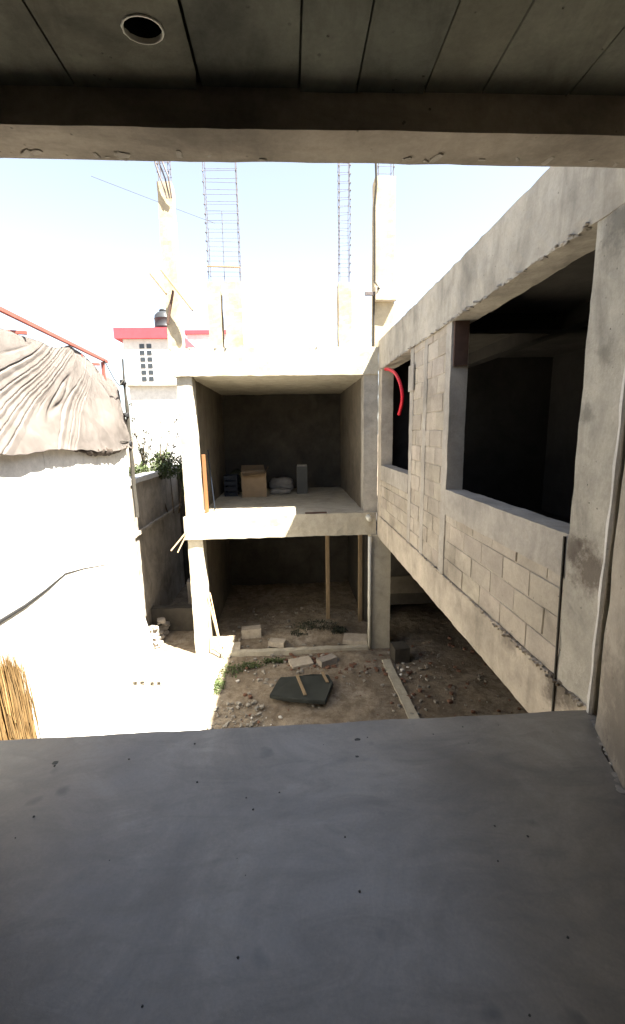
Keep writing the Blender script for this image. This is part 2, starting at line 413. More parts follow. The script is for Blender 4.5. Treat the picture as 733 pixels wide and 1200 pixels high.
# ------------------------------------------------------------ right wing
X = 1.7
wing = thing('building_wing', (3.3, 5.2, G), 'unfinished block wing with two empty windows running along the right side', 'building')
def block_wall(y0, y1, z0, z1, seed, offs=0.0):
    rnd = random.Random(seed); bm = nb(); lay = bm.loops.layers.float_color.new('tint')
    def paint(before, t):
        for f in bm.faces:
            if f not in before:
                for l in f.loops: l[lay] = t
    before = set(bm.faces); rough(bm, X+.009, X+.16, y0, y1, z0, z1, .1, .003, seed)
    paint(before, (1.0, 1.0, .98, 1))
    row = 0; z = z0
    while z < z1-.03:
        zt = min(z+.2, z1); y = y0-((row % 2)*.2+offs)
        while y < y1-.02:
            a, b = max(y, y0), min(y+.4, y1)
            if b-a > .03:
                before = set(bm.faces); d = rnd.uniform(-.004, .004); g = .003+rnd.uniform(0, .003)
                box(bm, X+.002+d, X+.1, a+g, b-g, z+g, zt-g, .005)
                t = rnd.uniform(.86, 1.08); paint(before, (t, t*rnd.uniform(.98, 1.0), t*rnd.uniform(.95, 1.0), 1))
            y += .4
        z += .2; row += 1
    bmesh.ops.recalc_face_normals(bm, faces=bm.faces)
    for v in bm.verts: v.co += nz(v.co, 11, seed)*.004
    return link('block_wall', bm, C_blk, wing)
block_wall(2.50, 4.63, -.003, .69, 1)
block_wall(4.77, 5.42, -.003, 2.69, 2, .12)
block_wall(5.53, 6.01, -.003, 2.69, 3, .3)
block_wall(6.14, 8.01, -.003, .70, 4)
def wpart(name, mat, *a, **k):
    bm = nb(); rough(bm, *a, **k); return link(name, bm, mat, wing)
wpart('roof_beam', C_beam, X-.02, X+.235, 2.13, 8.29, 2.685, 3.2, seg=.06, amp=.009, seed=11)
wpart('floor_beam', C_wing, X-.015, X+.25, 2.19, 8.29, -.43, -.005, seg=.06, amp=.008, seed=12)
wpart('column', C_ncol, X-.012, X+.28, 2.15, 2.495, -.004, 2.69, seg=.05, amp=.006, seed=13)
wpart('column', C_wing, X-.008, X+.2, 8.0, 8.295, -.004, 2.69, seg=.05, amp=.005, seed=14)
wpart('jamb_post', C_mortar, X-.008, X+.175, 4.62, 4.775, -.17, 2.68, seg=.05, amp=.005, seed=15)
wpart('jamb_post', C_mortar, X-.006, X+.17, 6.0, 6.15, -.06, 2.68, seg=.05, amp=.005, seed=16)
wpart('joint_post', C_mortar, X-.004, X+.15, 5.41, 5.54, -.1, 2.68, seg=.04, amp=.007, seed=17)
wpart('sill', C_mortar, X-.010, X+.19, 2.50, 4.615, .68, .955, seg=.05, amp=.006, seed=18)
wpart('sill', C_mortar, X-.008, X+.19, 6.155, 7.995, .70, .97, seg=.05, amp=.006, seed=19)
# bleeding mortar ledge between block wall and floor beam, and under the roof beam
bm = nb()
for i in range(190):
    y = 2.22+6*(i/190)**1.3; stone(bm, (X-.012, y, -.008+random.uniform(-.015, .012)), random.uniform(.008, .026)*(1.2 if y < 3.4 else .7), i, (.5, 1.6, .55))
tag(link('mortar_ledge', bm, C_wing, wing), kind='stuff')
bm = nb()
for i in range(130):
    y = random.uniform(2.5, 8.2); stone(bm, (X-.018, y, 2.69+random.uniform(-.012, .008)), random.uniform(.008, .024), i, (.6, 2.0, .5))
tag(link('mortar_ledge', bm, C_mortar, wing), kind='stuff')
bm = nb(); bar(bm, (X-.018, 2.525, .94), (X-.022, 2.475, -.42), .012, .014); link('steel_rod', bm, M_rope, wing)
bm = nb()
pts = [(X-.03, 2.145+.004*math.sin(z*3), z) for z in [i*.1 for i in range(27)]]
tube(bm, pts, [.016+.004*math.sin(i*1.9) for i in range(27)], 6); link('corner_strip', bm, C_white, wing)
bm = nb(); box(bm, X+.01, X+.16, 4.585, 4.612, 2.24, 2.68, .003); link('formwork_board', bm, M_brownb, wing, label='dark red brown board at the top of the window jamb')
bm = nb(); box(bm, X-.03, X-.01, 5.93, 6.16, 2.12, 2.46, .004); link('form_panel', bm, C_mortar, wing)
# interior shell
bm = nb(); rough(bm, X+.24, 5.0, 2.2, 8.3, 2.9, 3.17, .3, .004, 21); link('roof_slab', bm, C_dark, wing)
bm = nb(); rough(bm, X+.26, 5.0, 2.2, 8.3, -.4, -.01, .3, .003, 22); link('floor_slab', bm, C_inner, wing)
bm = nb(); rough(bm, 5.0, 5.2, -3, 12.6, G, 3.16, .4, .004, 23); link('rear_wall', bm, C_inner, wing)
bm = nb(); rough(bm, 2.0, 5.0, 2.0, 2.19, G, 3.16, .3, .004, 24); link('end_wall', bm, C_inner, wing)
bm = nb(); rough(bm, 1.96, 5.0, 8.31, 8.5, -.3, 3.16, .3, .004, 25); link('end_wall', bm, C_inner, wing)
bm = nb(); rough(bm, 3.2, 3.4, 2.2, 8.3, 2.72, 2.9, .2, .004, 26); rough(bm, X+.24, 5.0, 5.2, 5.4, 2.72, 2.899, .2, .004, 27); link('joist', bm, C_inner, wing)
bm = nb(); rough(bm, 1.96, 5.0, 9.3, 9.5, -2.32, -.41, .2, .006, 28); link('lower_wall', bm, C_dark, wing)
bm = nb(); rough(bm, 1.96, 5.0, 9.22, 9.29, -2.02, -1.62, .15, .008, 29); link('lower_beam', bm, C_room, wing)

bm = nb(); rough(bm, 1.585, 5.0, 8.32, 12.6, -.515, -.418, .3, .003, 30); link('lower_sun_cover', bm, C_inner, wing)  # unseen cover added to keep stray sun out of the lower room
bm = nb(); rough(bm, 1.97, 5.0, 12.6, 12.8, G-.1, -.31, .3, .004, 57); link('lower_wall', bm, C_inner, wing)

# ------------------------------------------------------------ building across the courtyard
Y = 8.3
far = thing('unfinished_building', (0, 10.4, G), 'two storey concrete shell with open fronts across the courtyard', 'building')
def fpart(name, mat, *a, parent=None, **k):
    bm = nb(); rough(bm, *a, **k); return link(name, bm, mat, parent or far)
fpart('column', C_far, -2.0, -1.71, Y, Y+.3, G-.1, -.395, seg=.06, amp=.009, seed=31)
fpart('column', C_far, -2.0, -1.72, Y+.004, Y+.3, .03, 2.63, seg=.06, amp=.008, seed=32)
fpart('column', C_col, 1.42, X-.012, Y-.004, Y+.3, .03, 2.63, seg=.06, amp=.007, seed=33)
fpart('column', C_far, 1.56, 1.95, Y-.1, Y+.25, G-.1, -.395, seg=.06, amp=.008, seed=34)
fpart('floor_slab', C_far, -2.04, 1.66, Y-.06, 12.5, -.40, .04, seg=.07, amp=.010, seed=35)
fpart('roof_slab', C_far, -2.05, 1.675, Y-.05, 12.5, 2.62, 3.10, seg=.07, amp=.011, seed=36)
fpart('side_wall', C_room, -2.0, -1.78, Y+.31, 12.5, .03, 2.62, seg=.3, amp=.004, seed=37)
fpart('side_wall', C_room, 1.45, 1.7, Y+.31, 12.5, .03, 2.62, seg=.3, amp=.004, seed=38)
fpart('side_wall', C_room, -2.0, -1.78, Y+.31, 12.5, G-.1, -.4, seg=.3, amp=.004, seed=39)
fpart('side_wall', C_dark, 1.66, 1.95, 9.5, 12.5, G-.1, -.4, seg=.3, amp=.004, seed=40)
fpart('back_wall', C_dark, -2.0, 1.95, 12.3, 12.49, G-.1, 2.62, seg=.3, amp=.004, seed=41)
fpart('threshold', C_far, -1.46, 1.5, 8.12, 8.24, G-.1, G+.09, seg=.05, amp=.012, seed=42)
# roof columns with rebar cages
def cage(parent, x0, x1, y0, y1, z0, z1, mid=False, step=.16):
    bm = nb(); k = 0
    for x in (x0, x1):
        for y in (y0, y1):
            tube(bm, [(x+noise.noise(Vector((x*9, y*9, z*1.5)))*.012, y, z) for z in [z0-.05+i*.2 for i in range(int((z1-z0)/.2)+2)]], .0065, 6)
    if mid: tube(bm, [((x0+x1)/2, y0, z0-.05), ((x0+x1)/2+.01, y0, z0+1.15)], .006, 6)
    z = z0+.18
    while z < z1:
        dz = random.uniform(-.012, .012)
        c = [(x0-.01, y0-.01, z+dz), (x1+.01, y0-.01, z-dz), (x1+.01, y1+.01, z), (x0-.01, y1+.01, z+dz), (x0-.01, y0-.01, z+dz)]
        tube(bm, c, .0035, 5); 
        for q in c[:2]: stone(bm, q, .014, k, (1, 1, 1)); k += 1
        z += step*random.uniform(.85, 1.15)
    return link('rebar_cage', bm, M_rebar, parent)
c1 = fpart('roof_column', C_cream, -1.37, -1.135, Y+.02, Y+.3, 3.09, 4.22, seg=.06, amp=.008, seed=43)
c1b = fpart('roof_column', C_cream, -1.06, -.765, Y+.0, Y+.3, 3.09, 4.21, seg=.06, amp=.008, seed=44)
def parented_cage(col, *a, **k):
    g = cage(None, *a, **k); g.parent = col
    off = col.location+far.location if col.parent else col.location
    g.data.transform(Matrix.Translation(-off)); return g
parented_cage(c1, -1.32, -.78, Y+.05, Y+.26, 4.2, 7.0, mid=True)
bm = nb(); bar(bm, (-1.34, Y, 4.46), (-.76, Y, 4.44), .03, .02); k_ = link('crosspiece', bm, M_wood, far)
c2 = fpart('roof_column', C_cream, .96, 1.2, Y+.02, Y+.28, 3.09, 4.21, seg=.05, amp=.008, seed=45)
parented_cage(c2, .99, 1.17, Y+.06, Y+.24, 4.2, 7.0, step=.13)
c3 = fpart('roof_column', C_cream, 1.61, 1.96, Y+.02, Y+.3, 3.09, 5.9, seg=.06, amp=.008, seed=46)
parented_cage(c3, 1.67, 1.93, Y+.06, Y+.26, 5.88, 7.0)
fpart('bracket', C_wing, 1.60, 1.98, Y-.12, Y+.015, 3.88, 4.10, seg=.05, amp=.006, seed=47)
bm = nb(); tube(bm, [(1.59, Y-.02, 3.12), (1.59, Y-.02, 4.0), (1.66, Y-.13, 4.06), (1.60, Y-.03, 4.2), (1.59, Y-.02, 5.4), (1.62, Y-.02, 5.75), (1.60, Y-.02, 6.2)], .02, 8)
link('cable_conduit', bm, M_rope, far)
bm = nb(); box(bm, 1.42, 1.62, Y-.09, Y-.05, 3.96, 4.02, .004); link('steel_stub', bm, M_rebar, far)
c4 = fpart('roof_column', C_cream, -2.10, -1.86, Y+.02, Y+.26, 3.09, 5.78, seg=.06, amp=.010, seed=48)
parented_cage(c4, -2.07, -1.9, Y+.06, Y+.22, 5.76, 7.0, step=.12)
bm = nb()
for i in range(60):
    x = random.uniform(-1.9, 1.6); stone(bm, (x, Y-.03+random.uniform(-.02, .3), 3.1), random.uniform(.01, .03), i, (1.6, 1, .5))
tag(link('mortar_crust', bm, C_far, far), kind='stuff')
bm = nb(); tube(bm, [(1.535, 8.17, G), (1.53, 8.18, -1.5), (1.525, 8.17, -.42)], .036, 10); link('downpipe', bm, M_pvc, far, True)
bm = nb(); tube(bm, [(1.50, 8.27, -.03), (1.50, 8.09, -.06)], .05, 12); link('pipe_stub', bm, M_pvc, far, True)

# bent rods of a loop on the tall left column
bm = nb()
for k, (dx, b) in enumerate(((0, .0), (.07, .02), (.13, .05))):
    tube(bm, [(-2.12+dx, Y-.02-b, 6.35), (-2.08+dx, Y-.03-b, 6.0), (-2.0+dx, Y-.05-b, 5.75+.02*k), (-1.93+dx*.6, Y-.03, 5.5)], .014, 6)
link('bent_rods', bm, M_rebar, far)

# lumber tied across the roof column
t = 'weathered boards tied across the tall roof column'
def plank(name, a, b, wd, th, mat, label, cat, group=None, roll=0):
    bm = nb(); bar(bm, a, b, wd, th, roll); return tag(link(name, bm, mat), label, cat, group)
plank('timber_plank', (-2.10, Y-.10, 4.36), (-1.60, Y-.16, 3.70), .055, .03, M_wood, 'long weathered plank slanting down to the right across the tall roof column', 'plank')
plank('timber_plank', (-2.30, Y-.06, 4.32), (-2.04, Y-.1, 3.98), .05, .03, M_wood, 'short weathered plank leaning up to the left beside the tall roof column', 'plank')
plank('timber_plank', (-1.93, Y-.05, 4.05), (-2.07, Y-.05, 3.50), .06, .03, M_brownb, 'dark short plank below the crossed planks on the roof edge', 'plank')
# sticks at the slab corner
plank('wood_stick', (-2.27, Y-.22, -.56), (-1.98, Y-.08, -.22), .022, .022, M_woodl, 'long pale stick poking out from the left corner of the slab', 'stick')
plank('wood_stick', (-2.15, Y-.22, -.60), (-1.97, Y-.09, -.24), .018, .018, M_woodl, 'thin pale stick below the other at the left corner of the slab', 'stick')
plank('leaning_pole', (-1.76, Y+.12, -1.35), (-1.40, Y-.25, G+.02), .032, .032, M_woodl, 'pale thin pole leaning inside the left column of the lower storey', 'pole')
plank('leaning_pole', (-1.70, Y+.32, -1.62), (-1.44, Y-.1, G+.02), .02, .02, M_woodl, 'shorter thin pole leaning behind the pale pole by the left column', 'pole')

# objects in the upper room
def carton():
    r = thing('cardboard_box', (-.9, 10.9, .04), 'open brown cardboard box on the upper floor of the far building', 'box')
    bm = nb(); w2, d2, h = .30, .24, .62
    for (x0, x1, y0, y1) in ((-w2, w2, -d2, -d2+.012), (-w2, w2, d2-.012, d2), (-w2, -w2+.012, -d2+.012, d2-.012), (w2-.012, w2, -d2+.012, d2-.012)):
        box(bm, x0, x1, y0, y1, 0, h)
    box(bm, -w2+.012, w2-.012, -d2+.012, d2-.012, .005, .02)
    bmesh.ops.subdivide_edges(bm, edges=bm.edges, cuts=3, use_grid_fill=True)
    for v in bm.verts: v.co += nz(v.co, 3, 7)*.03*(v.co.z/h)
    link('carton', bm, M_card, r, local=True)
    for (a, b, c, d) in (((-w2, -d2, h-.01), (w2, -d2, h-.01), (w2-.03, -d2-.14, h-.04), (-w2+.03, -d2-.12, h-.08)), ((w2, -d2, h-.01), (w2, d2, h-.01), (w2+.1, d2-.03, h+.10), (w2+.06, -d2+.03, h+.12)), ((-w2, d2, h-.01), (w2, d2, h-.01), (w2-.02, d2+.06, h+.13), (-w2+.02, d2+.02, h+.14))):
        bm = nb(); f = bm.faces.new([bm.verts.new(p) for p in (a, b, c, d)]); bmesh.ops.solidify(bm, geom=[f], thickness=.008)
        link('flap', bm, M_card, r, local=True)
    r.rotation_euler = (0, 0, .12)
carton()
def bucket():
    r = thing('upright_drum', (.32, 11.2, .04), 'tall grey plastic container standing right of the sacks in the upper room', 'container')
    bm = nb(); prism(bm, [(-.13, -.12), (.13, -.12), (.14, -.10), (.14, .10), (.13, .12), (-.13, .12), (-.14, .1), (-.14, -.1)], 2, 0, .70)
    link('body', bm, M_bucket, r, local=True)
    bm = nb(); prism(bm, [(-.12, -.11), (.12, -.11), (.12, .11), (-.12, .11)], 2, .701, .74); link('lid', bm, M_sack, r, local=True)
bucket()
def sack(loc, sx, sy, sz, seed, label, mat=M_sack, name='cement_sack', cat='sack', group=None, rz=0):
    bm = nb(); v = bmesh.ops.create_cube(bm, size=2)['verts']
    bmesh.ops.subdivide_edges(bm, edges=bm.edges, cuts=9, use_grid_fill=True)
    for x in bm.verts:
        c = x.co; e = 1-.22*(abs(c.x)**4); c2 = Vector((c.x, c.y*e, c.z*(1-.45*max(abs(c.x)**3, abs(c.y)**3))))
        x.co = Vector((c2.x*sx, c2.y*sy, (c2.z+1)*sz/1)) + nz(c, 1.6, seed)*.035
    o = link(name, bm, mat, smooth=True); o.location = loc; o.rotation_euler = (0, 0, rz)
    return tag(o, label, cat, group)
sack((-.24, 11.15, .04), .26, .16, .07, 1, 'pale sack lying flat on the floor between cardboard box and grey container')
sack((-.22, 11.6, .04), .30, .17, .19, 2, 'taller pale sack slumped behind the flat sack in the upper room')
def dark_bundle():
    r = thing('blue_crate', (-1.47, 11.1, .04), 'dark blue plastic crate in the left corner of the upper room', 'crate')
    bm = nb(); 
    for z in (.0, .14, .28, .42): 
        for (x0, x1, y0, y1) in ((-.16, .16, -.2, -.18), (-.16, .16, .18, .2), (-.16, -.14, -.18, .18), (.14, .16, -.18, .18)): box(bm, x0, x1, y0, y1, z, z+.10)
    for (x, y) in ((-.15, -.19), (.15, -.19), (-.15, .19), (.15, .19)): box(bm, x-.016, x+.016, y-.016, y+.016, 0, .53)
    link('body', bm, M_blue, r, local=True)
    bm = nb(); box(bm, -.14, .14, -.18, .18, .01, .03); link('bottom', bm, M_blue, r, local=True)
dark_bundle()
sack((-1.38, 11.75, .04), .22, .2, .30, 5, 'dark slumped bundle behind the blue crate in the upper room', M_leafd, 'cloth_bundle', 'bundle')
plank('timber_board', (-1.665, 8.66, .05), (-1.675, 8.68, 1.2), .075, .03, M_orange, 'orange timber board standing upright inside the left column', 'board')
plank('timber_board', (-1.56, 8.95, .05), (-1.63, 8.93, 1.28), .10, .02, M_blue, 'dark blue strip board standing behind the orange board', 'board')
plank('timber_offcut', (.28, Y-.02, .055), (.70, Y+.0, .055), .05, .028, M_brownb, 'dark offcut lying on the edge of the upper floor slab', 'offcut')

# props in the lower storey
def prop(x, y, label, top=-.41, lean=0):
    r = thing('timber_prop', (x, y, G), label, 'prop', 'timber props holding up the slab')
    bm = nb(); bar(bm, (0, 0, 0), (lean, 0, top-G-.03), .085, .085, .1); link('post', bm, M_wood, r, local=True)
    bm = nb(); box(bm, -.2+lean, .2+lean, -.06, .06, top-G-.032, top-G-.004, .004); link('head_plate', bm, M_wood, r, local=True)
prop(.83, 9.75, 'timber prop standing alone in the middle right of the lower storey')
prop(1.56, 9.55, 'timber prop nearest the right column in the lower storey')

# courtyard bits
def hollow_block(x, y, rz, label, w_=.27, h=.17, d=.2):
    r = thing('hollow_block', (x, y, G+.035), label, 'concrete block', 'hollow blocks on the sunlit paving', rz)
    bm = nb(); t_ = .035; s = (w_-3*t_)/2
    box(bm, -w_/2, w_/2, -d/2, d/2, 0, t_, .002); box(bm, -w_/2, w_/2, -d/2, d/2, h-t_, h, .002)
    for i in range(3): 
        x0 = -w_/2+i*(s+t_); box(bm, x0, x0+t_, -d/2+.001, d/2-.001, t_-.001, h-t_+.001)
    box(bm, -w_/2+.002, w_/2-.002, d/2-.03, d/2-.002, t_-.001, h-t_+.001)
    o = link('shell', bm, C_white, r, local=True)
hollow_block(-2.74, 7.2, .05, 'hollow concrete block on the paving nearer the left wall')
hollow_block(-2.43, 7.16, -.04, 'hollow concrete block on the paving farther from the left wall')

def door_panel():
    r = thing('discarded_panel', (.1, 6.75, G+.03), 'dark flat panel lying on the dirt with pale strips across it', 'panel')
    bm = nb(); P_ = [(-.53, -.19), (-.36, .36), (.5, .38), (.56, .1), (.38, -.40), (.1, -.38)]
    prism(bm, P_, 2, .03, .10)
    bmesh.ops.bevel(bm, geom=[e for e in bm.edges], offset=.012, segments=2, affect='EDGES')
    bmesh.ops.subdivide_edges(bm, edges=bm.edges, cuts=2)
    for v in bm.verts: v.co.z += nz(v.co, 2.2, 4).z*.05
    link('board', bm, M_slate, r, local=True, smooth=False)
    for a, b in (((-.06, .33, .125), (.06, -.26, .125)), ((.39, .40, .13), (.46, .08, .12))):
        bm = nb(); bar(bm, a, b, .05, .018, math.pi/2 if False else 0); link('batten', bm, M_wood, r, local=True)
door_panel()
def mason(name, x, y, z, sx, sy, sz, rz, mat, label, cat='block', group=None, tilt=0):
    bm = nb(); rough(bm, -sx/2, sx/2, -sy/2, sy/2, 0, sz, .04, .008, int(x*10)+int(y)); o = link(name, bm, mat)
    o.location = (x, y, z); o.rotation_euler = (tilt, 0, rz); return tag(o, label, cat, group)
mason('concrete_block', -.93, 9.0, G, .42, .22, .2, .1, C_wing, 'pale concrete block just inside the lower storey')
mason('concrete_slab_piece', -1.28, 8.38, G+.01, .34, .36, .08, .08, C_wing, 'flat pale slab piece beside the foot of the left column', 'slab piece')
mason('concrete_slab_piece', .12, 7.72, G, .42, .3, .07, .3, C_wing, 'broken pale slab piece on the dirt behind the dark panel', 'slab piece')
mason('concrete_slab_piece', 1.3, 8.55, G+.01, .5, .34, .09, -.2, C_wing, 'flat pale slab piece by the foot of the right column', 'slab piece')
mason('concrete_block', -.35, 8.5, G+.01, .34, .17, .12, -.3, C_wing, 'low worn block lying just behind the threshold')
mason('concrete_block', .62, 7.7, G, .36, .18, .13, .5, C_old, 'brown grey block among rubble right of the slab piece')
mason('footing_strip', 1.8, 6.5, G-.02, .16, 2.4, .06, .03, C_far, 'pale concrete strip set in the dirt under the wing', 'strip')
mason('concrete_block', 2.05, 7.75, G, .3, .3, .30, .1, C_dark, 'dark block behind the right column under the wing')

def scatter(name, mat, n, seed, label, cat, regions, rmin, rmax, sq=(1, .8, .6)):
    rnd = random.Random(seed); bm = nb()
    for i in range(n):
        x0, x1, y0, y1 = rnd.choice(regions); r = rmin+(rmax-rmin)*rnd.random()**3
        stone(bm, (rnd.uniform(x0, x1), rnd.uniform(y0, y1), G+.012+r*.2), r, i+seed, (sq[0], sq[1]*rnd.uniform(.7, 1.2), sq[2]))
    return tag(link(name, bm, mat), label, cat, kind='stuff')
scatter('rubble', M_stone, 800, 3, 'pale stones and mortar crumbs scattered over the dirt', 'rubble', [(-1.3, 3.4, 4.5, 8.0), (-1.3, 1.4, 6.9, 8.1), (-1.3, -.5, 5.8, 6.6), (-1.4, 1.5, 8.3, 10.5), (1.5, 3, 6, 8)], .008, .05)
scatter('brick_rubble', M_brick, 420, 9, 'reddish brown broken brick bits among the dirt', 'rubble', [(.3, 1.7, 7.3, 8.1), (1.8, 3.6, 5.5, 8.5), (-.2, 1.5, 7.5, 8.1), (-1, 3, 5, 8)], .008, .06)
scatter('white_rubble', C_white, 26, 19, 'small white plaster lumps near the weeds and panel', 'rubble', [(-1.2, -.5, 7.2, 7.7), (-.9, -.2, 5.8, 6.2), (1.9, 2.3, 7, 7.6)], .012, .055)

# weeds
def leaf_cloud(bm, centers, n, size, seed):
    rnd = random.Random(seed)
    for i in range(n):
        c, r = rnd.choice(centers)
        while True:
            d = Vector((rnd.uniform(-1, 1), rnd.uniform(-1, 1), rnd.uniform(-1, 1)))
            if d.length < 1: break
        d *= rnd.uniform(.6, 1.1)
        p = Vector(c)+Vector((d.x*r[0], d.y*r[1], d.z*r[2]))
        L_ = size*rnd.uniform(.5, 1.4); q = Matrix.Rotation(rnd.uniform(0, 6.3), 3, 'Z') @ Matrix.Rotation(rnd.uniform(-1.2, 1.2), 3, 'X')
        V = [bm.verts.new(p+q @ Vector(u)) for u in ((0, -L_*.5, 0), (L_*.27, 0, L_*.1), (0, L_*.5, 0), (-L_*.27, 0, L_*.1))]
        bm.faces.new(V)
bm = nb(); leaf_cloud(bm, [((-1.2, 7.55, G+.04), (.26, .28, .06)), ((-.85, 7.7, G+.04), (.3, .15, .05)), ((-1.35, 7.1, G+.03), (.12, .3, .04)), ((-.4, 7.85, G+.03), (.3, .12, .04))], 750, .055, 5)
tag(link('weeds', bm, M_leaf), 'low green weeds along the sun edge near the left column', 'weeds', kind='stuff')
bm = nb(); leaf_cloud(bm, [((.5, 8.9, G+.24), (.55, .25, .10)), ((.2, 8.85, G+.1), (.3, .15, .06)), ((.95, 8.85, G+.14), (.25, .15, .06))], 2600, .045, 6)
tag(link('dead_leaves', bm, M_leafd), 'dark dead leaves heaped on the dirt mound in the lower storey', 'leaves', kind='stuff')

# ------------------------------------------------------------ left side: wall, tarp, masonry pier
bm = nb()
prof = [(-3.2, G-.1), (8.62, G-.1), (8.5, -2.7), (8.40, -2.45), (8.33, -2.2), (8.17, -1.9), (8.14, -1.7), (8.06, -1.45), (8.05, -.9), (8.03, 0), (8.04, .8), (8.02, 1.5), (-3.2, 1.5)]
prism(bm, prof, 0, -3.08, -2.9)
for y in (3.9, 5.35, 6.8): box(bm, -2.902, -2.894, y, y+.012, G, 1.49)
tag(link('boundary_wall', bm, C_white), 'tall whitewashed boundary wall blazing in the sun at left', 'wall')
bm = nb(); rough(bm, -3.4, -3.2, 7.9, 13.5, G-.1, .62, .1, .015, 51)
w2 = link('boundary_wall', bm, C_old); tag(w2, 'shaded grey rough wall along the passage behind the white wall', 'wall')
bm = nb(); rough(bm, -3.22, -3.13, 8.3, 13.4, -.44, -.37, .08, .02, 52); link('ledge', bm, C_old, w2)
bm = nb(); rough(bm, -3.45, -3.15, 7.9, 13.5, .62, .72, .1, .012, 53); link('coping', bm, C_house, w2)
bm = nb(); rough(bm, -3.19, -2.0, 9.4, 9.6, G-.05, G+.55, .08, .015, 54)
tag(link('low_wall', bm, C_dark), 'low dark wall across the far end of the passage', 'wall')
bm = nb(); rough(bm, -3.2, -2.05, 12.6, 12.8, G-.05, .5, .15, .015, 55)
tag(link('passage_end_wall', bm, C_dark), 'dark wall closing the passage beyond the low wall', 'wall')
bm = nb()
for i in range(70): stone(bm, (-3.12+random.uniform(-.04, .28), 8.75+random.uniform(-.2, .7), G+random.uniform(0, .5)*random.random()), random.uniform(.03, .13), i)
tag(link('passage_rubble', bm, C_old), 'brown rubble heaped at the foot of the shaded wall in the passage', 'rubble', kind='stuff')
mason('concrete_block', -2.35, 10.3, G, .4, .3, .9, .1, C_old, 'upright grey block behind the low wall in the passage')

bm = nb(); rnd = random.Random(31); tints = []
for i in range(3600):
    y = rnd.uniform(3.1, 4.27); x = -2.885+rnd.random()**1.5*.15
    top = -.36-max(0, y-3.85)*.6+rnd.gauss(0, .05)
    z0 = max(G, top-rnd.uniform(.6, 1.1)-rnd.random()*1.3); w_ = rnd.uniform(.0015, .0055)
    n0 = len(bm.faces); yb = y+rnd.gauss(0, .025)
    zt = top-rnd.random()**2*1.2; z0 = max(G, zt-rnd.uniform(.5, 1.1))
    tube(bm, [(x+.03, yb, z0), (x+.015, (y+yb)/2, (z0+zt)/2), (x, y-.02, zt)], [w_, w_*.9, w_*.4], 4)
    tints += [rnd.choice([.55, .75, .9, 1, 1.15, 1.5])]*(len(bm.faces)-n0)
n0 = len(bm.faces); box(bm, -2.89, -2.80, 3.1, 4.2, G, -.75); tints += [.5]*(len(bm.faces)-n0)
lay = bm.loops.layers.float_color.new('tint'); bm.faces.ensure_lookup_table()
for f, t in zip(bm.faces, tints):
    for l in f.loops: l[lay] = (t, t, t, 1)
tag(link('dry_reed_bundle', bm, M_reed), 'golden brown bundle of dry reeds stacked upright against the white wall', 'reeds')
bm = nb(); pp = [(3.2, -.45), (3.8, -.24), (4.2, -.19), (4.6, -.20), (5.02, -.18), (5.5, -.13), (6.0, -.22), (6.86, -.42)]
tube(bm, [(-2.897, y, z) for y, z in pp], [.022, .022, .021, .020, .016, .010, .006, .004], 8)  # dark tapered tube in place of a shadow line on the wall
tag(link('shadow_line_tube', bm, M_black, smooth=True), 'dark tapered tube standing in for a shadow line along the white wall at left', 'shadow line')

